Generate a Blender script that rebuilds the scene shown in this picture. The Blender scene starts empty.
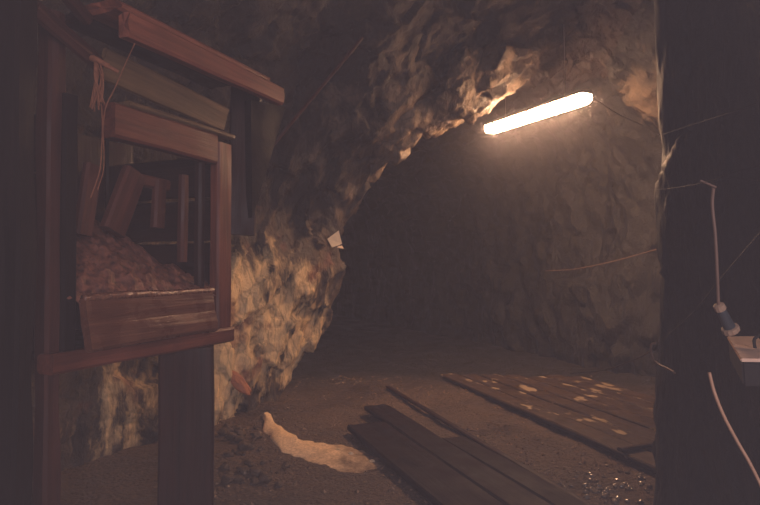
import bpy, bmesh, math, random
import numpy as np
from mathutils import Vector, Matrix, noise
random.seed(7)
SC = bpy.context.scene
COL = SC.collection
def nvec(p):
    return Vector((noise.noise(p + Vector((31.7, 5.3, 11.9))), noise.noise(p + Vector((7.1, 47.3, 3.7))), noise.noise(p + Vector((19.4, 13.8, 61.2)))))
HAZE_R, HAZE_LAMP, HAZE_NEAR, HAZE_BASE = 0.3, 0.07, 0.075, 0.005
FP = 760 * 28.0 / 36.0          # focal length in pixels (28 mm on 36 mm)
CAMZ = 1.4
PITCH = math.radians(1.1)
HZ = 252.5 + FP * math.tan(PITCH)

def P(px, py, Y):
    """point of the place at distance Y along the gallery"""
    return Vector(((px - 380) / FP * Y, Y, CAMZ + (HZ - py) / FP * Y))
def G(px, py, z=0.0):
    return P(px, py, (CAMZ - z) * FP / (py - HZ))

# ------------------------------------------------------------------ materials
def nodes(name):
    m = bpy.data.materials.new(name); m.use_nodes = True
    nt = m.node_tree
    b = nt.nodes['Principled BSDF']
    return m, nt, b
def N(nt, t, **kw):
    n = nt.nodes.new(t)
    for k, v in kw.items():
        if k in n.inputs: n.inputs[k].default_value = v
        else: setattr(n, k, v)
    return n
def ramp(nt, fac, stops):
    r = nt.nodes.new('ShaderNodeValToRGB')
    e = r.color_ramp.elements
    while len(e) < len(stops): e.new(0.5)
    for i, (p, c) in enumerate(stops):
        e[i].position = p; e[i].color = (c[0], c[1], c[2], 1)
    nt.links.new(fac, r.inputs[0])
    return r.outputs[0]
def mixc(nt, f, a, b, mode='MIX'):
    n = nt.nodes.new('ShaderNodeMix'); n.data_type = 'RGBA'; n.blend_type = mode
    for s, v in ((n.inputs[0], f), (n.inputs[6], a), (n.inputs[7], b)):
        if hasattr(v, 'links'): nt.links.new(v, s)
        elif isinstance(v, (int, float)): s.default_value = v
        else: s.default_value = (*v, 1)
    return n.outputs[2]
def math_(nt, op, a, b=0.0, clamp=False):
    n = nt.nodes.new('ShaderNodeMath'); n.operation = op; n.use_clamp = clamp
    for s, v in ((n.inputs[0], a), (n.inputs[1], b)):
        if hasattr(v, 'links'): nt.links.new(v, s)
        else: s.default_value = v
    return n.outputs[0]
def bump(nt, b, h, strength, dist):
    n = nt.nodes.new('ShaderNodeBump')
    n.inputs['Strength'].default_value = strength; n.inputs['Distance'].default_value = dist
    nt.links.new(h, n.inputs['Height']); nt.links.new(n.outputs[0], b.inputs['Normal'])

def simple(name, c, rough=0.6, metal=0.0, var=0.25, scale=30.0, bmp=0.15):
    m, nt, b = nodes(name)
    tc = N(nt, 'ShaderNodeTexCoord')
    n = N(nt, 'ShaderNodeTexNoise', Scale=scale, Detail=5.0)
    nt.links.new(tc.outputs['Object'], n.inputs['Vector'])
    lo = [x * (1 - var) for x in c]; hi = [min(1, x * (1 + var)) for x in c]
    nt.links.new(ramp(nt, n.outputs['Fac'], [(0.3, lo), (0.7, hi)]), b.inputs['Base Color'])
    b.inputs['Specular IOR Level'].default_value = 0.35; b.inputs['Roughness'].default_value = rough; b.inputs['Metallic'].default_value = metal
    if bmp: bump(nt, b, n.outputs['Fac'], bmp, 0.01)
    return m

def rock_mat(name, dark, mid, pale, pale_amount, pale_at=None, pale_r=2.0, red=True, rough=0.5, bscale=1.0, zs=1.0, soft=0.08):
    m, nt, b = nodes(name)
    tc = N(nt, 'ShaderNodeTexCoord'); mp = N(nt, 'ShaderNodeMapping')
    mp.inputs['Rotation'].default_value = (0.35, -0.4, 0.2); mp.inputs['Scale'].default_value = (1.0, 1.0, 0.42)
    nt.links.new(tc.outputs['Object'], mp.inputs[0])
    n1 = N(nt, 'ShaderNodeTexNoise', Scale=1.8, Detail=8.0, Roughness=0.62, Distortion=0.6)
    n2 = N(nt, 'ShaderNodeTexNoise', Scale=6.5, Detail=7.0, Roughness=0.65, Distortion=0.4)
    n3 = N(nt, 'ShaderNodeTexNoise', Scale=34.0, Detail=6.0, Roughness=0.7)
    vo = N(nt, 'ShaderNodeTexVoronoi', Scale=7.0); vo.feature = 'DISTANCE_TO_EDGE'
    for n in (n1, n2, vo): nt.links.new(mp.outputs[0], n.inputs['Vector'])
    nt.links.new(tc.outputs['Object'], n3.inputs['Vector'])
    base = ramp(nt, n2.outputs['Fac'], [(0.32, dark), (0.62, mid), (0.85, [x * 1.25 for x in mid])])
    # pale mineral: banded seams, widened around pale_at to paint in lamplit rock
    f = n1.outputs['Fac']
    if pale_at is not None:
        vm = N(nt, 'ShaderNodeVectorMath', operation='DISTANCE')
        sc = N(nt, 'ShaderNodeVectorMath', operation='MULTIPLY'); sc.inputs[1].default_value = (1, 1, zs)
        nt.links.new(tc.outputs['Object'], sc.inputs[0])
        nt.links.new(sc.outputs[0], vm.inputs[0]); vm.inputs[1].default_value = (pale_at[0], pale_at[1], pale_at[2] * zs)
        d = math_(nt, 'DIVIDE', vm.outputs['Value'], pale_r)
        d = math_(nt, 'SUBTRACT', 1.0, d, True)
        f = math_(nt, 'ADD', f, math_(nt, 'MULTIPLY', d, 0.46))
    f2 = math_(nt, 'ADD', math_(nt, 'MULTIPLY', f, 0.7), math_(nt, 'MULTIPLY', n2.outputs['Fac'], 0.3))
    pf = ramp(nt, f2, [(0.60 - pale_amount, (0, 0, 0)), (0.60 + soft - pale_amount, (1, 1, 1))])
    c = mixc(nt, pf, base, pale)
    if red:
        nr = N(nt, 'ShaderNodeTexNoise', Scale=2.6, Detail=4.0)
        ad = N(nt, 'ShaderNodeVectorMath', operation='ADD'); ad.inputs[1].default_value = (3.1, 7.7, 1.2)
        nt.links.new(tc.outputs['Object'], ad.inputs[0]); nt.links.new(ad.outputs[0], nr.inputs['Vector'])
        c = mixc(nt, ramp(nt, nr.outputs['Fac'], [(0.60, (0, 0, 0)), (0.70, (0.8, 0.8, 0.8))]), c, (0.16, 0.045, 0.025))
    crack = ramp(nt, vo.outputs['Distance'], [(0.0, (0.45, 0.45, 0.45)), (0.06, (1, 1, 1))])
    c = mixc(nt, 0.6, c, mixc(nt, 1.0, c, crack, 'MULTIPLY'))
    nt.links.new(c, b.inputs['Base Color'])
    r = ramp(nt, n2.outputs['Fac'], [(0.3, (rough - 0.15,) * 3), (0.7, (rough + 0.3,) * 3)])
    nt.links.new(r, b.inputs['Roughness'])
    h = math_(nt, 'ADD', math_(nt, 'MULTIPLY', n2.outputs['Fac'], 1.0), math_(nt, 'MULTIPLY', n3.outputs['Fac'], 0.28))
    bump(nt, b, h, 0.9, 0.07 * bscale)
    return m

def wood_mat(name, c0, c1, rough=0.55, wet=None, patches=None, scale=1.0):
    m, nt, b = nodes(name)
    tc = N(nt, 'ShaderNodeTexCoord'); mp = N(nt, 'ShaderNodeMapping')
    mp.inputs['Scale'].default_value = (1.2 * scale, 22 * scale, 22 * scale)
    oi = N(nt, 'ShaderNodeObjectInfo')
    ad = N(nt, 'ShaderNodeVectorMath', operation='ADD')
    nt.links.new(tc.outputs['Object'], ad.inputs[0])
    mu = N(nt, 'ShaderNodeVectorMath', operation='SCALE'); mu.inputs[0].default_value = (9, 5, 3)
    nt.links.new(oi.outputs['Random'], mu.inputs['Scale']); nt.links.new(mu.outputs[0], ad.inputs[1])
    nt.links.new(ad.outputs[0], mp.inputs[0])
    n1 = N(nt, 'ShaderNodeTexNoise', Scale=1.0, Detail=7.0, Roughness=0.65, Distortion=0.5)
    nt.links.new(mp.outputs[0], n1.inputs['Vector'])
    n2 = N(nt, 'ShaderNodeTexNoise', Scale=5.0, Detail=5.0)
    nt.links.new(ad.outputs[0], n2.inputs['Vector'])
    c = ramp(nt, n1.outputs['Fac'], [(0.28, c0), (0.72, c1)])
    c = mixc(nt, 0.5, c, mixc(nt, 1.0, c, ramp(nt, n2.outputs['Fac'], [(0.3, (0.4, 0.4, 0.4)), (0.7, (1.2, 1.15, 1.1))]), 'MULTIPLY'))
    if patches:
        n4 = N(nt, 'ShaderNodeTexNoise', Scale=4.6, Detail=2.0, Roughness=0.45)
        mp2 = N(nt, 'ShaderNodeMapping'); mp2.inputs['Scale'].default_value = (0.8, 1.6, 1)
        nt.links.new(ad.outputs[0], mp2.inputs[0]); nt.links.new(mp2.outputs[0], n4.inputs['Vector'])
        c = mixc(nt, ramp(nt, n4.outputs['Fac'], [(0.63, (0, 0, 0)), (0.66, (0.85, 0.85, 0.85))]), c, patches)
    nt.links.new(c, b.inputs['Base Color'])
    nt.links.new(ramp(nt, n2.outputs['Fac'], [(0.35, (rough - 0.2,) * 3), (0.7, (rough + 0.2,) * 3)]), b.inputs['Roughness'])
    b.inputs['Specular IOR Level'].default_value = 0.2
    bump(nt, b, n1.outputs['Fac'], 0.5, 0.012)
    return m

M = {}
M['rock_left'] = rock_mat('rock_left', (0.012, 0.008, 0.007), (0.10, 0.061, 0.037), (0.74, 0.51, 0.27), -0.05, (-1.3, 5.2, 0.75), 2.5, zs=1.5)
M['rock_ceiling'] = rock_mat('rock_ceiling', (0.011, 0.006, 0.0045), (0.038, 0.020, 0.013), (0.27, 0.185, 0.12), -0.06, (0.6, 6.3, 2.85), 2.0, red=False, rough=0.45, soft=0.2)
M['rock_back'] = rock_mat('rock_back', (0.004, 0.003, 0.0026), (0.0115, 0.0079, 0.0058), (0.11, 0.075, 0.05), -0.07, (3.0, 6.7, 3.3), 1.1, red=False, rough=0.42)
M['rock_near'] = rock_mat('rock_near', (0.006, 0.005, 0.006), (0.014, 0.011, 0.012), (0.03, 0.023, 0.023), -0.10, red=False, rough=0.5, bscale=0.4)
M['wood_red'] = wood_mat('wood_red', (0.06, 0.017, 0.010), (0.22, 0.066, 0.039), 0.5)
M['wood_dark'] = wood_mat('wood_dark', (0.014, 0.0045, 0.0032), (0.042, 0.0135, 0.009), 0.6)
M['wood_wet'] = wood_mat('wood_wet', (0.07, 0.024, 0.015), (0.2, 0.075, 0.042), 0.34)
M['wood_yellow'] = wood_mat('wood_yellow', (0.05, 0.027, 0.014), (0.2, 0.115, 0.055), 0.5)  # yellow stands in for lamplight on the bin's upper boards
M['wood_floor'] = wood_mat('wood_floor', (0.009, 0.004, 0.0038), (0.024, 0.0105, 0.0095), 0.62)
M['wood_floor'].node_tree.nodes['Principled BSDF'].inputs['Specular IOR Level'].default_value = 0.08
M['wood_walk'] = wood_mat('wood_walk', (0.03, 0.018, 0.012), (0.075, 0.045, 0.028), 0.6, patches=(0.34, 0.26, 0.18))
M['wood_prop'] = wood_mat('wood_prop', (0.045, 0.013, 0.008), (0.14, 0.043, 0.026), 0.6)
M['wood_shade'] = wood_mat('wood_shade', (0.028, 0.008, 0.005), (0.085, 0.026, 0.016), 0.6)  # darker red wood; dim light on the bin's left post painted in
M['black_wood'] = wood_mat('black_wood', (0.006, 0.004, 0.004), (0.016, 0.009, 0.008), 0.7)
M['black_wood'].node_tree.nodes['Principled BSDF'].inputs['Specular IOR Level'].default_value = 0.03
M['wood_canopy'] = wood_mat('wood_canopy', (0.09, 0.024, 0.014), (0.32, 0.10, 0.058), 0.55)  # lighter copy of the red wood, light on the canopy put into its colour
M['sand'] = simple('sand', (0.62, 0.44, 0.28), 0.85, var=0.2, scale=25, bmp=0.4)
M['gravel'] = simple('gravel', (0.085, 0.054, 0.036), 0.6, var=0.5, scale=18, bmp=0.6)
M['grit'] = simple('grit', (0.2, 0.13, 0.085), 0.5, var=0.6, scale=40, bmp=0)
M['wetstone'] = simple('wetstone', (0.22, 0.17, 0.13), 0.16, var=0.4, scale=20, bmp=0.0)
M['wetstone'].node_tree.nodes['Principled BSDF'].inputs['Specular IOR Level'].default_value = 1.0
M['palestone'] = simple('palestone', (0.55, 0.42, 0.28), 0.6, var=0.2, scale=30, bmp=0.2)
M['redstone'] = simple('redstone', (0.34, 0.125, 0.06), 0.6, var=0.3, scale=14, bmp=0.3)
M['wet'] = simple('wet', (0.16, 0.065, 0.038), 0.13, var=0.5, scale=60, bmp=0.7)
M['wet'].node_tree.nodes['Principled BSDF'].inputs['Specular IOR Level'].default_value = 0.8
M['muck'] = simple('muck', (0.17, 0.065, 0.042), 0.55, var=0.6, scale=28, bmp=0.8)
M['white_metal'] = simple('white_metal', (0.75, 0.70, 0.62), 0.45, var=0.05)
M['steel'] = simple('steel', (0.45, 0.40, 0.36), 0.4, metal=0.8, var=0.15)
M['box_dark'] = simple('box_dark', (0.013, 0.007, 0.006), 0.7, var=0.2)  # shade of the box's unlit sides painted as a near-black body
M['rust'] = simple('rust', (0.12, 0.055, 0.03), 0.7, metal=0.2, var=0.4)
M['beige'] = simple('beige', (0.86, 0.57, 0.41), 0.55, var=0.06)
M['cable_pale'] = simple('cable_pale', (0.20, 0.115, 0.08), 0.55, var=0.1)
M['cable_lit'] = simple('cable_lit', (0.5, 0.27, 0.16), 0.5, var=0.1)  # brighter copy of the pale cable, lamplight put into the colour
M['collar'] = simple('collar', (0.42, 0.27, 0.18), 0.55, var=0.06)
M['cable_dark'] = simple('cable_dark', (0.02, 0.016, 0.016), 0.5, var=0.1)
M['black'] = simple('black', (0.012, 0.010, 0.010), 0.75, var=0.1)
M['rope'] = simple('rope', (0.24, 0.09, 0.045), 0.85, var=0.3, scale=60)
M['paper'] = simple('paper', (0.72, 0.58, 0.42), 0.8, var=0.08)
M['blue_plastic'] = simple('blue_plastic', (0.052, 0.058, 0.066), 0.35, var=0.1)

def soil_mat():
    m, nt, b = nodes('soil')
    tc = N(nt, 'ShaderNodeTexCoord')
    n1 = N(nt, 'ShaderNodeTexNoise', Scale=1.3, Detail=6.0, Roughness=0.6)
    n2 = N(nt, 'ShaderNodeTexNoise', Scale=28.0, Detail=8.0, Roughness=0.75)
    vo = N(nt, 'ShaderNodeTexVoronoi', Scale=38.0)
    for n in (n1, n2, vo): nt.links.new(tc.outputs['Object'], n.inputs['Vector'])
    c = ramp(nt, n1.outputs['Fac'], [(0.3, (0.09, 0.056, 0.038)), (0.7, (0.2, 0.127, 0.083))])
    c = mixc(nt, 0.8, c, mixc(nt, 1.0, c, ramp(nt, n2.outputs['Fac'], [(0.3, (0.45, 0.45, 0.45)), (0.7, (1.4, 1.35, 1.3))]), 'MULTIPLY'))
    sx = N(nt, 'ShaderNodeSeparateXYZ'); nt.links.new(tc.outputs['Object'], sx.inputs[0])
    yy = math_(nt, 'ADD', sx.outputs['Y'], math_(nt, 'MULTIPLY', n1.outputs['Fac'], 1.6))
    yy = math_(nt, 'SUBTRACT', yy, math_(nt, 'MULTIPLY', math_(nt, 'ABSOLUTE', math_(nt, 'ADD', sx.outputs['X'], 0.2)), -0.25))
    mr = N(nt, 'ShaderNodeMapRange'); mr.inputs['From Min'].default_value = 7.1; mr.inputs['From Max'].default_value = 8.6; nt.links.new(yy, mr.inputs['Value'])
    c = mixc(nt, mr.outputs['Result'], c, (0.028, 0.02, 0.016))  # soil colour darkened farther in, painting the tunnel's shade
    nt.links.new(c, b.inputs['Base Color'])
    nt.links.new(ramp(nt, n1.outputs['Fac'], [(0.35, (0.42,) * 3), (0.6, (0.85,) * 3)]), b.inputs['Roughness'])
    h = math_(nt, 'SUBTRACT', n2.outputs['Fac'], math_(nt, 'MULTIPLY', vo.outputs['Distance'], 0.6))
    bump(nt, b, h, 1.0, 0.06)
    return m
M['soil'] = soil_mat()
def glow_mat():
    m, nt, b = nodes('lamp_glow')
    b.inputs['Base Color'].default_value = (0.9, 0.85, 0.75, 1)
    b.inputs['Emission Color'].default_value = (1.0, 0.56, 0.31, 1)
    b.inputs['Emission Strength'].default_value = 240.0
    return m
M['glow'] = glow_mat()

# ------------------------------------------------------------------ object helpers
def tag(o, label=None, cat=None, group=None, kind=None):
    if label: o['label'] = label
    if cat: o['category'] = cat
    if group: o['group'] = group
    if kind: o['kind'] = kind
    return o
def link(name, me, m=None, parent=None, mat=None, smooth=True):
    o = bpy.data.objects.new(name, me); COL.objects.link(o)
    if m is not None and not me.materials: me.materials.append(m)
    mw = mat if mat is not None else Matrix.Identity(4)
    if parent is not None:
        o.parent = parent
        o.matrix_basis = WORLD[parent.name].inverted() @ mw
    else:
        o.matrix_basis = mw
    WORLD[o.name] = mw.copy()
    if smooth:
        for p in me.polygons: p.use_smooth = True
    return o
WORLD = {}
def empty(name, loc):
    o = bpy.data.objects.new(name, None); COL.objects.link(o)
    o.location = loc; o.empty_display_size = 0.1
    WORLD[o.name] = Matrix.Translation(Vector(loc))
    return o
def mesh_from(name, verts, faces):
    me = bpy.data.meshes.new(name); me.from_pydata([tuple(v) for v in verts], [], faces); me.update()
    return me

def frame(p0, p1, up=(0, 0, 1)):
    x = (Vector(p1) - Vector(p0)).normalized(); up = Vector(up)
    y = up.cross(x).normalized(); z = x.cross(y).normalized()
    m = Matrix((x, y, z)).transposed().to_4x4()
    m.translation = Vector(p0)
    return m

def beam(name, p0, p1, w, h, m, parent=None, up=(0, 0, 1), rough=0.006, warp=0.0, bev=0.012, seg=None, ragged=0.0, taper=1.0):
    """sawn timber: chamfered section swept from p0 to p1, w across, h along 'up'; p0-p1 is the axis"""
    L = (Vector(p1) - Vector(p0)).length
    seg = seg or max(6, int(L / 0.07))
    bev = min(bev, 0.3 * w, 0.3 * h)
    hw, hh = w / 2, h / 2
    sec = []
    def side(a, b, n):
        for i in range(n): sec.append((a[0] + (b[0] - a[0]) * i / n, a[1] + (b[1] - a[1]) * i / n))
    nw = max(2, int(w / 0.05)); nh = max(2, int(h / 0.05))
    side((-hw + bev, -hh), (hw - bev, -hh), nw); side((hw - bev, -hh), (hw, -hh + bev), 1)
    side((hw, -hh + bev), (hw, hh - bev), nh); side((hw, hh - bev), (hw - bev, hh), 1)
    side((hw - bev, hh), (-hw + bev, hh), nw); side((-hw + bev, hh), (-hw, hh - bev), 1)
    side((-hw, hh - bev), (-hw, -hh + bev), nh); side((-hw, -hh + bev), (-hw + bev, -hh), 1)
    k = len(sec); so = Vector((random.uniform(0, 50), random.uniform(0, 50), random.uniform(0, 50)))
    V = []; F = []
    for i in range(seg + 1):
        t = i / seg; x = t * L
        wy = noise.noise(Vector((x * 0.7, 0, 0)) + so) * warp; wz = noise.noise(Vector((x * 0.7, 9, 0)) + so) * warp
        sc = 1 + (taper - 1) * t
        for (a, b) in sec:
            q = Vector((x * 2.2, a * 16, b * 16)) + so
            d = noise.noise(q) * rough
            e = 0
            if ragged and (i == 0 or i == seg):
                e = noise.noise(Vector((a * 30, b * 30, i)) + so) * ragged
            l = math.hypot(a, b) or 1
            V.append((x + e, a * sc + a / l * d + wy, b * sc + b / l * d + wz))
    for i in range(seg):
        for j in range(k):
            j2 = (j + 1) % k
            F.append((i * k + j, (i + 1) * k + j, (i + 1) * k + j2, i * k + j2))
    for base, flip in ((0, False), (seg * k, True)):
        cidx = len(V); c = sum((Vector(V[base + j]) for j in range(k)), Vector()) / k
        V.append(tuple(c))
        for j in range(k):
            j2 = (j + 1) % k
            F.append((cidx, base + j2, base + j) if flip else (cidx, base + j, base + j2))
    me = mesh_from(name, V, F)
    bm = bmesh.new(); bm.from_mesh(me); bmesh.ops.recalc_face_normals(bm, faces=bm.faces); bm.to_mesh(me); bm.free()
    return link(name, me, m, parent, frame(p0, p1, up), smooth=False)

def catmull(pts, n):
    pts = [Vector(p) for p in pts]
    if len(pts) == 2: return [pts[0].lerp(pts[1], i / n) for i in range(n + 1)]
    ext = [2 * pts[0] - pts[1]] + pts + [2 * pts[-1] - pts[-2]]
    out = []
    m = len(pts) - 1
    for i in range(m):
        a, b, c, d = ext[i:i + 4]
        for k in range(n):
            t = k / n
            out.append(0.5 * ((2 * b) + (c - a) * t + (2 * a - 5 * b + 4 * c - d) * t * t + (3 * b - a - 3 * c + d) * t ** 3))
    out.append(pts[-1])
    return out
def tube_data(pts, r, k=8, V=None, F=None, jitter=0.0):
    V = [] if V is None else V; F = [] if F is None else F
    base = len(V); n = len(pts)
    prev = None
    for i, p in enumerate(pts):
        t = (pts[min(i + 1, n - 1)] - pts[max(i - 1, 0)]).normalized()
        if prev is None:
            a = Vector((0, 0, 1)) if abs(t.z) < 0.9 else Vector((1, 0, 0))
            u = t.cross(a).normalized()
        else:
            u = (prev - t * prev.dot(t)).normalized()
        prev = u; v = t.cross(u)
        rr = r[i] if isinstance(r, (list, tuple)) else r
        for j in range(k):
            a = 2 * math.pi * j / k
            q = rr * (1 + (random.uniform(-jitter, jitter) if jitter else 0))
            V.append(p + u * math.cos(a) * q + v * math.sin(a) * q)
    for i in range(n - 1):
        for j in range(k):
            j2 = (j + 1) % k
            F.append((base + i * k + j, base + i * k + j2, base + (i + 1) * k + j2, base + (i + 1) * k + j))
    F.append(tuple(base + j for j in reversed(range(k))))
    F.append(tuple(base + (n - 1) * k + j for j in range(k)))
    return V, F
def tube(name, pts, r, m, parent=None, n=10, k=8, jitter=0.0):
    pp = catmull(pts, n)
    if isinstance(r, (list, tuple)):
        r = [r[0] + (r[1] - r[0]) * i / (len(pp) - 1) for i in range(len(pp))]
    o0 = pp[0].copy()
    V, F = tube_data([p - o0 for p in pp], r, k, jitter=jitter)
    return link(name, mesh_from(name, V, F), m, parent, Matrix.Translation(o0))
def lathe(name, prof, p0, p1, m, parent=None, k=20, rib=0.0):
    """prof: list of (t along axis in metres, radius)"""
    V = []; F = []
    for (x, r) in prof:
        for j in range(k):
            a = 2 * math.pi * j / k
            rr = r * (1 + (rib if j % 2 else 0))
            V.append((x, rr * math.cos(a), rr * math.sin(a)))
    for i in range(len(prof) - 1):
        for j in range(k):
            j2 = (j + 1) % k
            F.append((i * k + j, (i + 1) * k + j, (i + 1) * k + j2, i * k + j2))
    F.append(tuple(range(k))); F.append(tuple((len(prof) - 1) * k + j for j in reversed(range(k))))
    return link(name, mesh_from(name, V, F), m, parent, frame(p0, p1, (0.3, 0.2, 0.9)), smooth=False)

def slab(name, quad, thick, m, parent):
    q = [Vector(a) for a in quad]; n = (q[1] - q[0]).cross(q[3] - q[0]).normalized() * thick
    V = q + [a + n for a in q]
    F = [(3, 2, 1, 0), (4, 5, 6, 7)] + [(i, (i + 1) % 4, (i + 1) % 4 + 4, i + 4) for i in range(4)]
    return link(name, mesh_from(name, V, F), m, parent, smooth=False)
def stone_mesh(seed, flat=0.7):
    bm = bmesh.new(); bmesh.ops.create_icosphere(bm, subdivisions=3, radius=1.0)
    so = Vector((seed * 7.3, seed * 3.1, seed * 1.7))
    for v in bm.verts:
        d, pts = noise.voronoi(v.co * 1.1 + so)
        g = nvec(pts[0] * 5.3)
        v.co *= 1 + 0.30 * noise.noise(v.co * 1.2 + so) + 0.5 * g.dot(v.co * 1.1 + so - pts[0]) * 0.7
        v.co.z *= flat
    me = bpy.data.meshes.new('stone'); bm.to_mesh(me); bm.free()
    return me

# ------------------------------------------------------------------ rock shell
E = Vector((0.42, 0.25, 0.87)).normalized()
SEED = Vector((42.0, 32.3, 18.9))
def rock_h(p, a=1.0):
    p = p + SEED
    q = p - E * (p.dot(E) * 0.5)
    h = noise.noise(q * 0.7 + Vector((3, 1, 4))) * 0.22
    s = q * 1.5
    d, pts = noise.voronoi(s)
    g = nvec(pts[0] * 3.7 + Vector((11, 5, 2)))
    h += g.dot(s - pts[0]) * 0.23
    s = q * 4.2 + Vector((7, 7, 7))
    d, pts = noise.voronoi(s)
    g = nvec(pts[0] * 3.1 + Vector((1, 15, 2)))
    h += g.dot(s - pts[0]) * 0.12 + 0.09 * noise.noise(pts[0] * 2.3)
    s = q * 9.5 + Vector((2, 3, 17))
    d, pts = noise.voronoi(s)
    g = nvec(pts[0] * 4.7)
    h += g.dot(s - pts[0]) * 0.035 + 0.025 * noise.noise(pts[0] * 3.3)
    h += (noise.ridged_multi_fractal(q * 2.6, 0.9, 2.1, 4, 1.0, 2.0) - 1.0) * 0.035
    h += noise.noise(p * 14) * 0.012 + noise.noise(p * 27) * 0.006
    return h * a

def cr(a, b, c, d, t):
    return 0.5 * ((2 * b) + (c - a) * t + (2 * a - 5 * b + 4 * c - d) * t * t + (3 * b - a - 3 * c + d) * t ** 3)
def loft(st, nu, nvs):
    """st: stations x control points x 3 -> dense grid (catmull-rom both ways)"""
    st = np.array(st, float); ns, nc, _ = st.shape
    rows = []
    ex = np.concatenate([2 * st[:1] - st[1:2], st, 2 * st[-1:] - st[-2:-1]])
    for i in range(ns - 1):
        for k in range(nvs[i]):
            rows.append(cr(ex[i], ex[i + 1], ex[i + 2], ex[i + 3], k / nvs[i]))
    rows.append(st[-1]); rows = np.array(rows)
    ex = np.concatenate([2 * rows[:, :1] - rows[:, 1:2], rows, 2 * rows[:, -1:] - rows[:, -2:-1]], axis=1)
    cols = []
    for i in range(nc - 1):
        for k in range(nu[i]):
            cols.append(cr(ex[:, i], ex[:, i + 1], ex[:, i + 2], ex[:, i + 3], k / nu[i]))
    cols.append(rows[:, -1])
    return np.array(cols).transpose(1, 0, 2)          # v, u, 3
def displaced(grid, amp, sign=1.0, ridge=None):
    dv = np.gradient(grid, axis=0); du = np.gradient(grid, axis=1)
    n = np.cross(du, dv); n /= np.linalg.norm(n, axis=2, keepdims=True) + 1e-9
    out = grid.copy()
    for i in range(grid.shape[0]):
        for j in range(grid.shape[1]):
            p = Vector(grid[i, j])
            a = amp(p) if callable(amp) else amp
            e = ridge(p) * (1 if n[i, j].dot(np.array((0.6, 4.0, 1.2)) - grid[i, j]) > 0 else -1) if ridge else 0
            out[i, j] += n[i, j] * (sign * rock_h(p, a) + e)
    return out
def grid_mesh(name, g, flip=False):
    nv, nu, _ = g.shape
    idx = np.arange(nv * nu).reshape(nv, nu)
    f = np.stack([idx[:-1, :-1], idx[:-1, 1:], idx[1:, 1:], idx[1:, :-1]], axis=2).reshape(-1, 4)
    if flip: f = f[:, ::-1]
    me = bpy.data.meshes.new(name)
    me.from_pydata(g.reshape(-1, 3).tolist(), [], f.tolist()); me.update()
    return me

# columns: 0 left floor, 1 low, 2 mid, 3 shoulder, 4 haunch, 5 crown, 6 crown right, 7 right haunch, 8 right mid, 9 right floor
v = lambda px, py, Y: tuple(P(px, py, Y))
ST = [
 [(-2.3,-0.8,-.3),(-2.5,-.8,.6),(-2.5,-.8,1.6),(-2.3,-.8,2.4),(-1.7,-.8,3.2),(-.5,-.8,3.8),(1.0,-.8,3.9),(2.6,-.8,3.4),(3.2,-.8,1.8),(3.2,-.8,-.3)],
 [(-2.3,3.0,-.3),(-2.35,3.0,.6),(-2.4,3.0,1.6),(-2.3,3.1,2.5),(-1.8,3.2,3.2),(-.6,3.3,3.8),(1.0,3.3,4.0),(2.8,3.3,3.7),(3.5,3.3,1.8),(3.4,3.3,-.3)],
 [(-1.75,4.9,-.3),(-1.6,5.0,.5),(-1.55,5.05,1.4),(-1.6,5.1,2.1),(-1.35,5.1,2.85),(-.45,5.2,3.5),(.9,5.4,3.95),(2.6,5.4,4.0),(3.7,5.4,2.0),(3.6,5.4,-.3)],
 [v(258,430,5.75),v(275,372,6.0),v(312,275,6.2),v(312,222,6.15),v(368,146,5.95),v(452,90,5.9),v(535,52,6.1),v(610,60,6.4),(3.75,6.4,2.0),(3.7,6.4,-.3)],
 [v(272,432,6.0),v(296,378,6.35),v(338,285,6.6),v(340,235,6.55),v(392,165,6.35),v(470,112,6.3),v(540,74,6.5),v(610,78,6.8),(3.75,6.8,2.0),(3.7,6.8,-.3)],
 [(-1.5,7.2,-.3),(-1.4,7.2,.6),(-1.1,7.3,1.6),(-1.0,7.3,2.2),(-.5,7.4,2.9),(.4,7.5,3.5),(1.5,7.5,3.9),(2.6,7.6,3.75),(3.1,7.7,2.0),(3.0,7.7,-.3)],
 [(-3.2,10.4,-.3),(-3.2,10.4,.8),(-3.1,10.4,1.8),(-2.8,10.4,2.5),(-2.2,10.4,3.1),(-1.3,10.4,3.6),(-.2,10.5,3.7),(1.0,10.6,3.3),(1.65,10.6,1.8),(1.7,10.6,-.3)],
 [(-5.2,14.5,-.3),(-5.2,14.5,.8),(-5.1,14.5,1.8),(-4.8,14.5,2.5),(-4.2,14.5,3.0),(-3.2,14.5,3.4),(-2.1,14.5,3.5),(-1.0,14.6,3.1),(-.35,14.6,1.7),(-.3,14.6,-.3)],
 [(-8.6,21.0,-.3),(-8.6,21,.8),(-8.5,21,1.8),(-8.2,21,2.5),(-7.6,21,3.0),(-6.6,21,3.4),(-5.5,21,3.5),(-4.4,21,3.1),(-3.8,21,1.7),(-3.7,21,-.3)],
]
NU = [34, 40, 34, 30, 40, 46, 40, 46, 46]
grid = loft(ST, NU, [24, 56, 72, 34, 44, 60, 34, 22])
def amp(p):
    return 1.0
RA, RB_ = P(384, -30, 5.35), P(366, 112, 6.0)
def roof_ridge(p):
    t = max(0, min(1, (p - RA).dot(RB_ - RA) / (RB_ - RA).length_squared))
    d = (p - (RA + (RB_ - RA) * t)).length
    return 0.24 * math.exp(-(d / 0.33) ** 2)
gd = displaced(grid, amp, 1.0, roof_ridge)
cut1 = sum(NU[:3]); cut2 = sum(NU[:7])
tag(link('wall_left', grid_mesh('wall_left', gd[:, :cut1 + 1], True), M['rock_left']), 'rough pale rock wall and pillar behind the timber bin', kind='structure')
tag(link('ceiling', grid_mesh('ceiling', gd[:, cut1:cut2 + 1], True), M['rock_ceiling']), 'rough rock roof of the mine gallery above the lamp', kind='structure')
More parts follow.
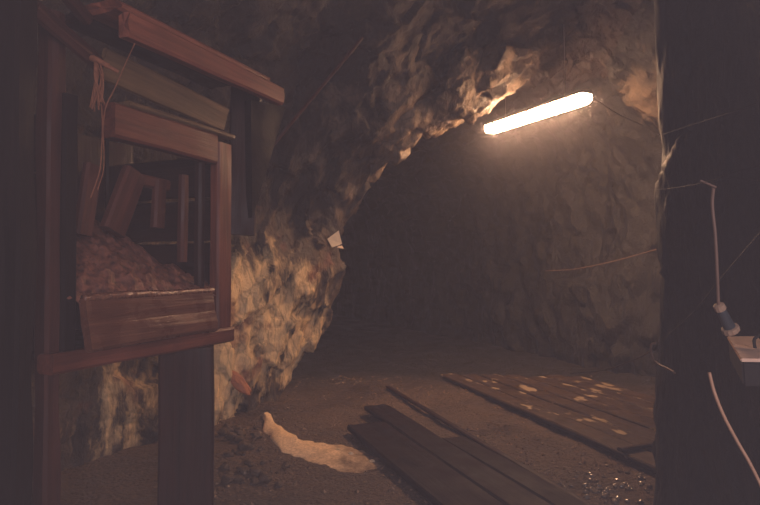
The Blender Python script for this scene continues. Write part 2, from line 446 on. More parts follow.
tag(link('wall_back', grid_mesh('wall_back', gd[:, cut2:], True), M['rock_back']), 'dark rock wall of the gallery below the lamp', kind='structure')

# near wall on the right: rounded corner, runs towards the viewer
pl = [(3.6, 3.9), (2.5, 3.75), (1.82, 3.5), (1.52, 3.22), (1.53, 2.8), (1.53, 2.3), (1.46, 1.8), (1.36, 1.3), (1.4, 0.6), (1.7, -0.6)]
zs = [(-0.3, -0.03), (0.7, 0.0), (1.6, 0.025), (2.6, 0.015), (3.6, 0.01), (4.3, 0.01)]
st = [[(x + dx - 0.012, y, z) for (x, y) in pl] for (z, dx) in zs]
g2 = loft(st, [10, 12, 24, 40, 40, 36, 20, 12, 8], [26, 26, 28, 26, 12])
g2 = displaced(g2, 0.24, -1)
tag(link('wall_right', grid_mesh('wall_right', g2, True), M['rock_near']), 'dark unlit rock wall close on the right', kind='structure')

# floor
xs = np.concatenate([np.linspace(-9, -3, 30), np.linspace(-2.9, 2.6, 260), np.linspace(2.65, 4.2, 24)])
ys = np.concatenate([np.linspace(-0.8, 2.4, 24), np.linspace(2.45, 8.6, 300), np.linspace(8.7, 21, 60)])
def floor_h(x, y):
    p = Vector((x, y, 0))
    h = noise.noise(p * 0.8) * 0.03 + noise.noise(p * 3.1) * 0.012 + noise.noise(p * 9) * 0.009 + noise.noise(p * 22) * 0.006
    # rubble slope against the left wall
    e = -1.2 - 0.9 * max(0, y - 2.8) + 0.12 * noise.noise(p * 1.7)
    if y > 5.0: e = max(e - 0.5 * (y - 5.0), -4.0) if y < 6.2 else -9
    d = max(0.0, e - x)
    h += min(0.55 * d + 0.25 * d * noise.noise(p * 4.0), 0.55)
    # foot of the pillar
    r = math.hypot(x + 1.05, y - 5.75)
    h += 0.05 * max(0, 1 - r / 0.8) ** 1.5 * (1 + noise.noise(p * 6))
    return h
gf = np.array([[(x, y, floor_h(x, y)) for x in xs] for y in ys])
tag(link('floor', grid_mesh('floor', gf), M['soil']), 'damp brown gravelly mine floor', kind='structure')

# ------------------------------------------------------------------ lamp
LA = P(489, 128.5, 7.15); LB = P(589, 95.5, 5.75); LB.z = LA.z = (LA.z + LB.z) / 2
ld = (LB - LA).normalized(); LL = (LB - LA).length
ls = Vector((-ld.y, ld.x, 0))
lamp = empty('fluorescent_lamp', (LA + LB) / 2 + Vector((0, 0, 0.1)))
tag(lamp, 'long glowing fluorescent batten lamp hanging under the rock roof', 'lamp')
def sect(name, prof, L0, L1, m, ends=0.0, seg=1):
    V = []; F = []; k = len(prof)
    ts = [L0] + ([L0 + ends] if ends else []) + ([L1 - ends] if ends else []) + [L1]
    for i, t in enumerate(ts):
        s = 0.86 if ends and i in (0, len(ts) - 1) else 1.0
        for (a, b) in prof: V.append(LA + ld * t + ls * a * s + Vector((0, 0, b * (s if b < 0 else 1))))
    for i in range(len(ts) - 1):
        for j in range(k):
            j2 = (j + 1) % k
            F.append((i * k + j, (i + 1) * k + j, (i + 1) * k + j2, i * k + j2))
    F.append(tuple(range(k))); F.append(tuple((len(ts) - 1) * k + j for j in reversed(range(k))))
    return link(name, mesh_from(name, V, F), m, lamp, smooth=False)
HWd = 0.075
sect('diffuser', [(-HWd, 0.03), (-HWd, -0.025), (-HWd * .7, -0.06), (HWd * .7, -0.06), (HWd, -0.025), (HWd, 0.03)], 0.012, LL - 0.012, M['glow'], 0.04)
hs = sect('housing', [(-HWd * .95, 0.031), (HWd * .95, 0.031), (HWd * .9, 0.045), (HWd * .5, 0.07), (-HWd * .5, 0.07), (-HWd * .9, 0.045)], 0, LL, M['white_metal'], 0.03)
for t in (0.12, 0.5, 0.88):
    for s in (-1, 1):
        c = LA + ld * (t * LL) + ls * s * (HWd + 0.009)
        beam('clip', c + Vector((0, 0, 0.0)), c + Vector((0, 0, 0.05)), 0.03, 0.006, M['steel'], hs, up=ls, rough=0, bev=0.001, seg=2)
for t in (0.2, 0.8):
    c = LA + ld * (t * LL) + Vector((0, 0, 0.07))
    tube('hanger', [c, c + Vector((0.01, 0.01, 0.2)), c + Vector((0, 0, 0.75))], 0.004, M['steel'], lamp, n=4, k=6)
c = LB + Vector((0, 0, 0.02))
tag(tube('lamp_cable', [c, P(600, 101, 5.9), P(620, 114, 6.2), P(650, 128, 6.4), P(690, 150, 6.2)], 0.006, M['cable_dark'], n=8), 'thin dark cable running from the right end of the lamp', 'cable')

# ------------------------------------------------------------------ floor planks
D = Vector((-0.353, 0.936, 0)).normalized()
def rest(p0, p1, t):
    z = max(floor_h(*(Vector(p0).lerp(Vector(p1), i / 10)).xy) for i in range(11))
    return z + t / 2
def plank(name, far, near_y, w, t, m, label, cat, group=None, dirv=D, side=0.0, lift=0.0, **kw):
    far = Vector((far[0], far[1], 0)); L = (far.y - near_y) / dirv.y
    near = far - dirv * L
    z = 0.03 + t / 2 + lift
    far.z = near.z = z
    o = beam(name, near, far, w, t, m, rough=0.004, warp=0.012, bev=0.011, seg=30, **kw)
    return tag(o, label, cat, group)
FPK = 'dark planks laid along the gallery floor'
# the three near planks (axis points)
def axis(far_px, far_py, w, z=0.07):
    p = G(far_px, far_py, z); return (p.x, p.y)
plank('floor_plank', (-0.11, 4.93), 2.1, 0.335, 0.05, M['wood_floor'], 'widest dark reddish floor plank, nearest the pale sand spill', 'plank', FPK, ragged=0.03)
plank('floor_plank', (-0.04, 5.57), 2.1, 0.232, 0.045, M['wood_floor'], 'middle dark floor plank reaching farthest towards the tunnel', 'plank', FPK, ragged=0.05)
plank('floor_plank', (0.562, 4.57), 2.1, 0.19, 0.04, M['wood_floor'], 'short narrow dark floor plank, right of the other two', 'plank', FPK, ragged=0.03)
plank('edge_timber', axis(388, 386, 0.08, 0.04), 2.6, 0.05, 0.025, M['wood_dark'], 'long slim dark timber strip beside the floor planks', 'timber', lift=-0.005, dirv=Vector((-0.318, 0.948, 0)).normalized())
# board walk against the far wall
e0 = G(441, 373, 0.08); DW = Vector((-0.314, 0.949, 0)).normalized(); pr = Vector((DW.y, -DW.x, 0))
BW = 'brown boards of the walkway along the far wall'
names = ['outermost walkway board, beside the muddy strip', 'second walkway board from the muddy strip', 'third walkway board from the muddy strip',
         'fourth walkway board from the muddy strip', 'fifth walkway board from the muddy strip', 'sixth walkway board, second from the rock wall',
         'walkway board lying closest to the rock wall']
for i in range(7):
    wv = 0.225
    far = e0 + pr * (wv * (i + 0.5))
    endY = 7.2 - 0.03 * i + random.uniform(-0.08, 0.08)
    far = far + DW * ((endY - far.y) / DW.y)
    plank('walkway_board', (far.x, far.y), 3.85 + 0.1 * (i % 2) + 0.09 * i + random.uniform(0, 0.1), wv - 0.018, 0.04, M['wood_walk'], names[i], 'board', BW, lift=random.uniform(-0.012, -0.004), dirv=DW)
b0 = G(618, 446, 0.1); b1 = G(664, 439, 0.1)
tag(beam('cross_lath', (b0.x, b0.y, 0.083), (b1.x, b1.y, 0.083), 0.05, 0.025, M['wood_dark']), 'short dark lath lying across the near end of the walkway', 'lath')

# ------------------------------------------------------------------ sand and stones
up_e = [(268, 415), (284, 425), (302, 436), (322, 439), (345, 441), (366, 446), (388, 455)]
lo_e = [(263, 417), (268, 431), (284, 446), (303, 453), (326, 461), (350, 466), (380, 464)]
up_e = catmull([G(a, b, .03) for a, b in up_e], 9); lo_e = catmull([G(a, b, .03) for a, b in lo_e], 9)
V = []; F = []; THIN = []
for i in range(len(up_e)):
    t = i / (len(up_e) - 1)
    hgt = 0.035 * (1 - t) + 0.008
    for j in range(21):
        sj = j / 20
        w_ = noise.noise(Vector((i * 0.25, sj * 2, 3))) * 0.04
        q = up_e[i].lerp(lo_e[i], -0.06 + 1.12 * sj) + Vector((w_, w_, 0))
        prof = math.sin(math.pi * sj) ** 0.7
        q.z = floor_h(q.x, q.y) - 0.012 + (hgt + 0.012) * prof + 0.010 * noise.noise(q * 11) * prof
        V.append(q); THIN.append(min(1.0, max(0.0, 1.25 * (1 - t) + 0.1)) * min(1, prof * 2.2))
for i in range(len(up_e) - 1):
    for j in range(20):
        a = i * 21 + j; F.append((a, a + 21, a + 22, a + 1))
me = mesh_from('sand_spill', V, F)
ca = me.attributes.new('depth', 'FLOAT', 'POINT'); ca.data.foreach_set('value', THIN)
def sand_mat():
    m, nt, b = nodes('sand_over_soil')
    tc = N(nt, 'ShaderNodeTexCoord'); at = N(nt, 'ShaderNodeAttribute'); at.attribute_name = 'depth'
    n1 = N(nt, 'ShaderNodeTexNoise', Scale=7.0, Detail=6.0, Roughness=0.65); n2 = N(nt, 'ShaderNodeTexNoise', Scale=55.0, Detail=5.0)
    for n in (n1, n2): nt.links.new(tc.outputs['Object'], n.inputs['Vector'])
    f = math_(nt, 'ADD', at.outputs['Fac'], math_(nt, 'MULTIPLY', math_(nt, 'SUBTRACT', n1.outputs['Fac'], 0.5), 1.3))
    f = ramp(nt, f, [(0.12, (0, 0, 0)), (0.75, (1, 1, 1))])
    c = mixc(nt, f, (0.14, 0.09, 0.06), (0.85, 0.60, 0.38))
    c = mixc(nt, 1.0, c, ramp(nt, n2.outputs['Fac'], [(0.3, (0.75, 0.72, 0.7)), (0.65, (1.1, 1.1, 1.1))]), 'MULTIPLY')
    nt.links.new(c, b.inputs['Base Color']); b.inputs['Roughness'].default_value = 0.85
    bump(nt, b, n2.outputs['Fac'], 0.5, 0.015)
    return m
tag(link('sand_spill', me, sand_mat()), 'pale sand spilled across the floor at the foot of the rock pillar', 'sand', kind='stuff')

SM = [stone_mesh(i, 0.65) for i in range(6)]
def stone(pos, r, m, label, cat='stone', group=None, idx=0, sink=0.35, smooth=False):
    me = SM[idx % 6].copy(); me.materials.clear()
    mw = Matrix.Translation(pos + Vector((0, 0, r * (0.65 - sink)))) @ Matrix.Rotation(random.uniform(0, 6.28), 4, 'Z') @ Matrix.Rotation(random.uniform(-.3, .3), 4, 'X') @ Matrix.Scale(r, 4)
    return tag(link('stone', me, m, None, mw, smooth=smooth), label, cat, group)
def gz(px, py):
    p = G(px, py, 0.03); p.z = floor_h(p.x, p.y); return p
for k, (px, py) in enumerate([(338, 447), (351, 450), (372, 457)]):
    stone(gz(px, py), 0.022, M['palestone'], ['pale pebble on the middle of the sand spill', 'second pale pebble on the sand spill towards the planks', 'pale pebble at the planks end of the sand spill'][k], 'pebble', 'pale pebbles on the sand', k, 0.1)
GL = 'small wet stones glinting beside the floor planks'
for k in range(90):
    px = random.gauss(602, 26); py = random.gauss(482, 10)
    if not (545 < px < 648 and 455 < py < 504): continue
    stone(gz(px, py), random.uniform(0.007, 0.02), M['wetstone'], 'small wet glinting stone on the mud near the dark right wall', 'stone', GL, k, 0.15, True)
RB = 'loose stones at the foot of the pillar'
for k in range(90):
    px = random.uniform(224, 290); py = random.uniform(424, 480)
    if px > 262 and py < 455: continue
    stone(gz(px, py), random.choice((0.012, 0.018, 0.022, 0.03, 0.045)), M['gravel'], 'dark loose stone on the floor below the rock pillar', 'stone', RB, k, 0.2)
FS = 'stones on the rubble slope'
for k in range(26):
    px = random.uniform(5, 155); py = random.uniform(400, 503)
    X = (px - 380) / FP
    Y = random.uniform(2.5, 3.4); p = Vector((X * Y, Y, 0))
    if p.x > -1.25: continue
    p.z = floor_h(p.x, p.y)
    stone(p, random.uniform(0.02, 0.07), M['gravel'], 'brown stone lying on the rubble slope under the timber bin', 'stone', FS, k, 0.2)
# stones of the rock wall foot
from mathutils.bvhtree import BVHTree
_wl = bpy.data.objects['wall_left'].data
BVH = BVHTree.FromPolygons([v_.co[:] for v_ in _wl.vertices], [p_.vertices[:] for p_ in _wl.polygons])
def wall_hit(px, py):
    o = Vector((0, 0, CAMZ)); d = (P(px, py, 1.0) - o).normalized()
    return BVH.ray_cast(o, d)
hp, hn, _, _ = wall_hit(238, 381)
mw = Matrix.Translation(hp) @ frame((0, 0, 0), P(248, 392, 5) - P(226, 370, 5)) @ Matrix.Diagonal((0.16, 0.07, 0.085, 1))
me = SM[2].copy(); me.materials.clear()
tag(link('stone', me, M['redstone'], None, mw, smooth=False), 'reddish angular stone lodged at the foot of the pale pillar', 'stone')

# ------------------------------------------------------------------ timber bin (left)
BO = Vector((-0.926, 3.6, 0)); BU = Vector((0.405, 0.914, 0)).normalized(); BN = Vector((BU.y, -BU.x, 0))
def B(u, z, n=0.0): return BO + BU * u + BN * n + Vector((0, 0, z))
def on(px, py, n=0.0):
    """bin coordinates u, z seen at a pixel on the plane n"""
    k = (px - 380) / FP
    o = BO + BN * n
    u = (k * o.y - o.x) / (BU.x - k * BU.y)
    Y = o.y + BU.y * u
    return u, CAMZ + (HZ - py) / FP * Y
def Bp(px, py, n=0.0):
    u, z = on(px, py, n); return B(u, z, n)
bin_ = empty('timber_bin', B(-0.55, 0.0, -0.2))
tag(bin_, 'dark red timber bin with open front and heavy canopy beam on a thick post', 'timber bin')
W = M['wood_red']
# sill, lintel, stiles
uR0 = on(206, 250)[0]; uR1 = on(228, 250)[0]; uL = on(70, 250)[0]
beam('sill', B(on(46, 372)[0], 0.975), B(0.0, 0.975), 0.10, 0.085, W, bin_)
beam('stile', B((uR0 + uR1) / 2 + .03, 1.02), B((uR0 + uR1) / 2 + .03, 2.12), abs(uR1 - uR0) * .66, 0.07, W, bin_, up=BN)
beam('stile', B(uR0 - .01, 1.0, -.04), B(uR0 - .01, 2.06, -.04), 0.05, 0.05, M['wood_dark'], bin_, up=BN)
beam('stile', B(uL, 1.0, -.04), B(uL, 2.15, -.04), 0.075, 0.09, M['black_wood'], bin_, up=BN)
uK = on(104, 120)[0]
beam('lintel', B(uK, 2.075, .02), B(uR0 + .02, 2.065, .02), 0.09, 0.165, W, bin_)
# front board, wet on top
fb = beam('front_board', B(uL + .04, 1.13, .05), B(on(213, 290, .05)[0], 1.13, .05), 0.045, 0.235, M['wood_wet'], bin_, rough=0.014, up=Vector((0, 0, 1)) - BN * 0.2)
tube('front_board_lip', [B(uL + .04, 1.245, .035), B(-.8, 1.25, .038), B(-.5, 1.243, .033), B(on(213, 290, .04)[0], 1.248, .035)], 0.02, M['wet'], fb, n=90, k=16, jitter=0.05)
for uu in (uL - .04, 0.0):
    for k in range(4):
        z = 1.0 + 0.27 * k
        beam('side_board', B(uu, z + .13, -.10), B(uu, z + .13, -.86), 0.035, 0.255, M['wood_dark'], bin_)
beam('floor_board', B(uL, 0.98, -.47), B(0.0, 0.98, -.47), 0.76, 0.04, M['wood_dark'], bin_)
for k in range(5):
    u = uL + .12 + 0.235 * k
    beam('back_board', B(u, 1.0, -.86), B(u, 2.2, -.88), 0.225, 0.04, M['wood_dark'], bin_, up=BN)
# leaning props inside
beam('prop', Bp(82, 235, -.2), Bp(92, 165, -.2), 0.09, 0.05, M['wood_prop'], bin_, up=BN)
beam('prop', Bp(112, 232, -.25), Bp(134, 172, -.25), 0.14, 0.06, M['wood_prop'], bin_, up=BN)
beam('prop', Bp(128, 178, -.30), Bp(166, 186, -.30), 0.07, 0.06, M['wood_prop'], bin_, up=BN)
beam('prop', Bp(157, 228, -.28), Bp(159, 180, -.28), 0.08, 0.05, M['wood_prop'], bin_, up=BN)
beam('prop', Bp(182, 262, -.15), Bp(183, 175, -.15), 0.055, 0.05, M['wood_prop'], bin_, up=BN)
# canopy
c_a = Bp(122, 36, .16); c_b = Bp(279, 105, .16); zc = (c_a.z + c_b.z) / 2
u0 = on(122, 36, .16)[0]; u1 = on(279, 105, .16)[0]
beam('canopy_beam', B(u0, c_a.z + .06, .16), B(u1, c_b.z + .06, .16), 0.07, 0.115, M['wood_canopy'], bin_, ragged=0.02)
beam('canopy_board', B(u0 - .03, c_a.z + .145, .05), B(u1 - .10, c_b.z + .135, .05), 0.22, 0.045, M['wood_canopy'], bin_, ragged=0.04)
beam('canopy_board', B(u0, zc + .15, -.16), B(u1 - .2, zc + .13, -.16), 0.18, 0.05, M['wood_dark'], bin_, ragged=0.04)
# sloped lit board; flat yellow strip added as the lintel's lamplit top
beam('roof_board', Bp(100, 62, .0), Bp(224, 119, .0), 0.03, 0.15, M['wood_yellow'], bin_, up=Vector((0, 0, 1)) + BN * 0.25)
beam('roof_board', B(uK + .1, 2.175, -.02), B(0.0, 2.17, -.02), 0.14, 0.03, M['wood_yellow'], bin_)
# posts
um = (on(162, 420)[0] + on(215, 420)[0]) / 2 + 0.05
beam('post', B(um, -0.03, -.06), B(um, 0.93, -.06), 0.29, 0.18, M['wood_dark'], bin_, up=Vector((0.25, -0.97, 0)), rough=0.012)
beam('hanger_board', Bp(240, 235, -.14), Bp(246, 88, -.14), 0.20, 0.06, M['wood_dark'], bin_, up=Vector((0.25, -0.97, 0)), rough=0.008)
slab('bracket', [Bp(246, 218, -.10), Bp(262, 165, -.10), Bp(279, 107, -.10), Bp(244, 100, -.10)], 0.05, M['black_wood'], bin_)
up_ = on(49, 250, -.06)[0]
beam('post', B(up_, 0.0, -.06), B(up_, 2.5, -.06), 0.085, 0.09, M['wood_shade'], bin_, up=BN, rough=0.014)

# heap inside the bin
V = []; F = []; nu_, nn_ = 60, 44
for i in range(nn_):
    for j in range(nu_):
        u = uL - .02 + (0.0 - uL) * j / (nu_ - 1); n = .02 - .84 * i / (nn_ - 1)
        t = i / (nn_ - 1); s = (u + 0.66) / 0.7
        z = 1.22 + 0.62 * t ** 0.8 * max(0, 1 - abs(s) ** 1.6 * 0.8)
        q = Vector((u, n, 0))
        z += 0.05 * noise.noise(q * 6) + 0.03 * noise.noise(q * 14) + 0.02 * noise.noise(q * 30)
        V.append(B(u, z, n))
for i in range(nn_ - 1):
    for j in range(nu_ - 1):
        a = i * nu_ + j; F.append((a, a + 1, a + nu_ + 1, a + nu_))
tag(link('ore_heap', mesh_from('ore_heap', V, F), M['muck'], smooth=False), 'heap of reddish broken ore filling the timber bin', 'ore heap', kind='stuff')

# grit over the floor
V = []; F = []; rs = random.Random(5)
OCT = [(1,0,0),(-1,0,0),(0,1,0),(0,-1,0),(0,0,1),(0,0,-1)]
OF = [(0,2,4),(2,1,4),(1,3,4),(3,0,4),(2,0,5),(1,2,5),(3,1,5),(0,3,5)]
for k in range(9000):
    x = rs.uniform(-1.7, 2.6); y = 2.7 + 4.6 * rs.random() ** 1.2
    if noise.noise(Vector((x * 1.3, y * 1.3, 4))) < rs.uniform(-0.5, 0.35): continue
    if x < -1.25 or (x > 1.35 and y < 4.0) or x < -1.0 - 0.5 * (5.6 - y) * 0 and y > 5.3: continue
    r = 0.004 + 0.013 * rs.random() ** 3
    z = floor_h(x, y); b = len(V)
    for o in OCT: V.append((x + (o[0] + rs.uniform(-.4, .4)) * r, y + (o[1] + rs.uniform(-.4, .4)) * r, z + r * 0.25 + (o[2] + rs.uniform(-.3, .3)) * r * 0.8))
    F += [tuple(b + i for i in f) for f in OF]
tag(link('grit', mesh_from('grit', V, F), M['grit'], smooth=False), 'loose grit and small gravel strewn over the mine floor', 'gravel', kind='stuff')

# loose support timbers at far left
def prop(px, y0, y1, Y, w, m, label, lean=0):
    a = P(px, 278, Y); a.z = 0.0; b = P(px + lean, y1, Y)
    a.z = floor_h(a.x, a.y) - 0.03
    o = beam('support_post', a, b, w, w, m, up=(0, -1, 0), rough=0.02, warp=0.03)
    return tag(o, label, 'post')
prop(10, 400, -30, 2.25, 0.12, M['black_wood'], 'dark support post at the left edge beside the timber bin', 4)
tag(beam('brace_timber', P(30, 4, 2.35), P(96, 62, 2.75), 0.055, 0.07, M['wood_shade'], up=(0, -1, 0), rough=0.015), 'slanting brace timber ending at the frayed rope, upper left', 'timber')
tag(beam('roof_pole', P(60, -12, 2.5), P(84, 17, 2.7), 0.05, 0.05, M['wood_shade'], up=(0, -1, 0), rough=0.012), 'short stub of pole at the top left above the brace', 'pole')

# frayed rope and wires
rp = empty('frayed_rope', P(95, 60, 2.6)); tag(rp, 'frayed brown rope end hanging beside the bin opening', 'rope')
V = []; F = []
for k in range(14):
    a = P(94 + random.uniform(-3, 3), 58 + random.uniform(-2, 2), 2.6)
    b = P(97 + random.uniform(-4, 5), 80, 2.58 + random.uniform(-.03, .03)); c = P(97 + random.uniform(-9, 7), 100 + random.uniform(-6, 12), 2.58 + random.uniform(-.03, .03))
    tube_data(catmull([a, b, c], 6), 0.004, 5, V, F)
link('fray', mesh_from('fray', V, F), M['rope'], rp)
tube('knot', [P(90, 57, 2.6), P(98, 60, 2.59), P(108, 66, 2.62), P(117, 71, 2.64)], (0.016, 0.008), M['rope'], rp, n=6, jitter=0.2)
tag(tube('hanging_wire', [Bp(133, 42, .2), P(124, 62, 2.72), P(113, 88, 2.65), P(104, 108, 2.6), P(101, 140, 2.58), P(99, 170, 2.57), P(90, 198, 2.56)], 0.0028, M['rope'], n=8, k=6), 'thin twine hanging from the canopy beam down past the bin opening', 'twine')
tag(tube('hanging_wire', [P(99, 92, 2.59), P(101, 120, 2.58), P(103, 165, 2.57), P(97, 190, 2.56)], 0.0022, M['rope'], n=8, k=6), 'loose thin strand hanging below the frayed rope', 'twine')

# slanting pole
tag(beam('leaning_pole', P(250, 172, 4.85), P(362, 36, 5.0), 0.03, 0.035, M['wood_shade'], up=(0, -1, 0), rough=0.006, seg=24), 'thin slanting pole against the rock roof right of the canopy', 'pole')

# little sign on the pillar
sg = empty('small_sign', P(334, 241, 6.3)); tag(sg, 'small blank pale card fixed to the edge of the rock pillar', 'card')
YS = 6.12
slab('card', [P(327, 239, YS), P(332, 247.5, YS), P(342, 244, YS + .05), P(338.5, 230.5, YS + .05)], 0.006, M['paper'], sg)
slab('card_flap', [P(337, 247.5, YS), P(343.5, 248.5, YS + .05), P(342, 245.5, YS + .05), P(338, 246, YS)], 0.004, M['paper'], sg)

# ------------------------------------------------------------------ right side: cables, connector, box
CP = M['cable_pale']
tag(tube('upper_cable', [P(714.5, 187, 1.98), P(713, 205, 1.97), P(715.5, 235, 1.97), P(717, 270, 1.98), P(718, 306, 2.0)], 0.0052, CP, n=8), 'pale cable hanging from the wire down to the blue connector', 'cable')
hk = tag(beam('hanger_hook', P(701, 180.5, 1.99), P(717, 187.5, 1.97), 0.007, 0.012, CP, up=(0, -1, 0), rough=0.001, bev=0.002), 'small pale clip where the hanging cable meets the wire', 'clip')
pa = P(717.5, 304, 2.0); pb = P(733, 336, 2.03)
cn = empty('cable_connector', pa); tag(cn, 'blue plug connector with beige collars above the beige box', 'connector')
ax = (pb - pa).normalized()
lathe('gland', [(0, .008), (.004, .017), (.022, .018), (.026, .014)], pa, pb, M['collar'], cn, k=22, rib=0.06)
lathe('body', [(.025, .012), (.030, .0155), (.07, .018), (.10, .020)], pa, pb, M['blue_plastic'], cn, k=20)
lathe('collar', [(.096, .019), (.098, .026), (.113, .027), (.117, .024)], pa, pb, M['collar'], cn, k=24, rib=0.07)
# box
c0 = P(726, 336, 2.15); av = Vector((-0.165, -0.35, -0.025)).normalized(); wv = Vector((1, 0, 0.08)); wv = (wv - av * wv.dot(av)).normalized(); nv = wv.cross(av); nv = nv if nv.z > 0 else -nv
bx = empty('socket_box', c0 - nv * .11); tag(bx, 'beige socket box fixed on the dark rock wall', 'socket box')
def obox(name, o, a, w, n, m, parent, bev=0.006):
    bm = bmesh.new()
    vs = [bm.verts.new(o + a * i + w * j + n * k) for i in (0, 1) for j in (0, 1) for k in (0, 1)]
    for f in ((0,1,3,2),(4,6,7,5),(0,4,5,1),(2,3,7,6),(0,2,6,4),(1,5,7,3)): bm.faces.new([vs[i] for i in f])
    bmesh.ops.recalc_face_normals(bm, faces=bm.faces)
    bmesh.ops.bevel(bm, geom=bm.edges[:], offset=bev, segments=2, affect='EDGES')
    me = bpy.data.meshes.new(name); bm.to_mesh(me); bm.free()
    return link(name, me, m, parent, smooth=False)
lid_ = obox('lid', c0 - nv * .010, av * .39, wv * .095, nv * .010, M['beige'], bx, 0.003)
obox('body', c0 - nv * .085 + av * .004 + wv * .003, av * .382, wv * .089, nv * .075, M['box_dark'], bx)
hb = c0 + av * .22 + wv * .06
tag(tube('box_handle', [hb - nv * 0.01, hb + nv * .03, hb + wv * .03 + nv * .04 - av * .01, hb + wv * .07 + nv * .035], 0.005, M['black'], lid_, n=6), None)
tag(tube('lower_cable', [P(708, 372, 1.86), P(713, 392, 1.84), P(722, 415, 1.83), P(735, 440, 1.82), P(748, 463, 1.80), P(762, 493, 1.78), P(775, 530, 1.76)], 0.0052, M['cable_lit'], n=8), 'pale cable hanging in a curve below the socket box', 'cable')
CD = M['cable_dark']
tag(tube('strung_wire', [P(655, 190, 3.05), P(680, 187, 2.4), P(706, 182, 1.99), P(735, 172, 1.8), P(775, 164, 1.65)], 0.0018, M['black'], n=8, k=6), 'thin dark wire strung along the right wall through the cable clip', 'wire')
tag(tube('strung_wire', [P(712, 183, 1.98), P(735, 178, 1.9), P(760, 182, 1.8), P(780, 192, 1.75)], 0.0018, M['black'], n=8, k=6), 'dark wire sagging to the right of the cable clip', 'wire')
tag(tube('strung_wire', [P(664, 134, 2.9), P(700, 122, 2.4), P(735, 111, 2.0), P(775, 97, 1.8)], 0.0018, M['black'], n=8, k=6), 'highest thin wire on the dark right wall', 'wire')
tag(tube('strung_wire', [P(651, 349, 3.05), P(690, 315, 2.5), P(722, 277, 2.2), P(770, 222, 1.85)], 0.003, CD, n=8, k=6), 'dark wire slanting up across the right wall behind the connector', 'wire')
tag(tube('wall_cable', [P(545, 271, 8.4), P(575, 269, 7.9), P(610, 262, 7.4), P(640, 254, 7.0), P(665, 247, 6.7)], 0.0055, CP, n=8), 'long cable sagging along the gallery wall under the lamp', 'cable')
tag(tube('floor_cable', [P(560, 374, 8.0), P(600, 370, 6.5), P(632, 360, 5.0), P(650, 351, 3.4), P(653, 347, 3.15)], 0.007, CD, n=8), 'dark cable rising from the walkway to the corner of the right wall', 'cable')
tag(tube('wire_hook', [P(655, 343, 3.1), P(651, 344, 3.1), P(650, 350, 3.1), P(652, 358, 3.1), P(658, 364, 3.05), P(668, 369, 2.95), P(674, 373, 2.9)], 0.006, CP, n=6), 'bent pale wire end at the corner of the right wall', 'wire')

# ------------------------------------------------------------------ camera, light, haze
cam = bpy.data.cameras.new('camera'); co = bpy.data.objects.new('camera', cam); COL.objects.link(co)
cam.lens = 28; cam.sensor_width = 36; cam.clip_start = 0.05
co.location = (0, 0, CAMZ); co.rotation_euler = (math.radians(90) + PITCH, 0, 0)
SC.camera = co
def area(name, loc, target, size, power, color):
    l = bpy.data.lights.new(name, 'AREA'); l.shape = 'RECTANGLE'; l.size, l.size_y = size; l.energy = power; l.color = color
    o = bpy.data.objects.new(name, l); COL.objects.link(o); o.location = loc
    o.rotation_euler = (Vector(target) - Vector(loc)).to_track_quat('-Z', 'Y').to_euler()
    return o
area('fill_light', (1.5, -2.8, 2.0), (-0.6, 3, 1.5), (2.4, 1.8), 400, (0.97, 0.82, 0.93))  # unseen fill added behind the viewer to lift the blacks
w = bpy.data.worlds.new('world'); SC.world = w; w.use_nodes = True
nt = w.node_tree
nt.nodes['Background'].inputs[0].default_value = (0, 0, 0, 1); nt.nodes['Background'].inputs[1].default_value = 0
vs = nt.nodes.new('ShaderNodeVolumeScatter'); vs.inputs['Color'].default_value = (0.92, 0.86, 0.95, 1)
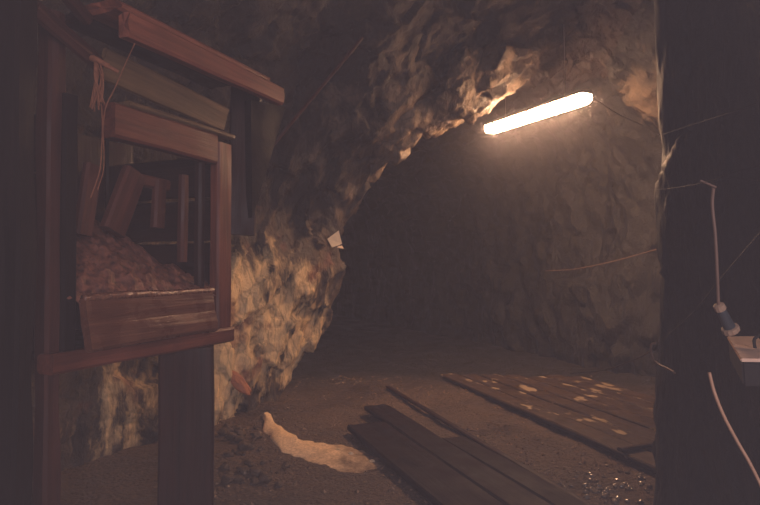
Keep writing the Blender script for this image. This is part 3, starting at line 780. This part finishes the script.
# haze: thin everywhere, density added as lamp bloom and a black-lifting veil near the viewer
geo = N(nt, 'ShaderNodeNewGeometry')
sub = N(nt, 'ShaderNodeVectorMath', operation='SUBTRACT'); sub.inputs[1].default_value = (LA + LB) / 2
nt.links.new(geo.outputs['Position'], sub.inputs[0])
def dotn(vec):
    n = N(nt, 'ShaderNodeVectorMath', operation='DOT_PRODUCT'); n.inputs[1].default_value = vec
    nt.links.new(sub.outputs[0], n.inputs[0]); return n.outputs['Value']
al = math_(nt, 'MAXIMUM', math_(nt, 'SUBTRACT', math_(nt, 'ABSOLUTE', dotn(ld)), LL / 2), 0.0)
d1 = dotn(ls); d2 = dotn((0, 0, 1))
rr = math_(nt, 'SQRT', math_(nt, 'ADD', math_(nt, 'ADD', math_(nt, 'MULTIPLY', al, al), math_(nt, 'MULTIPLY', d1, d1)), math_(nt, 'MULTIPLY', d2, d2)))
gl = math_(nt, 'MULTIPLY', math_(nt, 'EXPONENT', math_(nt, 'MULTIPLY', rr, -1 / HAZE_R)), HAZE_LAMP)
sx = N(nt, 'ShaderNodeSeparateXYZ'); nt.links.new(geo.outputs['Position'], sx.inputs[0])
nr = N(nt, 'ShaderNodeMapRange'); nr.inputs['From Min'].default_value = 1.9; nr.inputs['From Max'].default_value = 1.1
nr.inputs['To Min'].default_value = 0.0; nr.inputs['To Max'].default_value = HAZE_NEAR
nt.links.new(sx.outputs['Y'], nr.inputs['Value'])
nt.links.new(math_(nt, 'ADD', math_(nt, 'ADD', gl, nr.outputs['Result']), HAZE_BASE), vs.inputs['Density'])
w.cycles.volume_step_size = 0.35
SC.cycles.volume_max_steps = 128; vs.inputs['Anisotropy'].default_value = 0.0
nt.links.new(vs.outputs[0], nt.nodes['World Output'].inputs['Volume'])
cy = SC.cycles
cy.max_bounces = 6; cy.diffuse_bounces = 3; cy.glossy_bounces = 2; cy.volume_bounces = 0; cy.caustics_reflective = False; cy.caustics_refractive = False
cy.sample_clamp_indirect = 4.0
cy.use_denoising = True
vsn = SC.view_settings
SC.display_settings.display_device = 'sRGB'
vsn.view_transform = 'Standard'; vsn.look = 'None'; vsn.gamma = 1; vsn.use_curve_mapping = False; vsn.exposure = -0.7
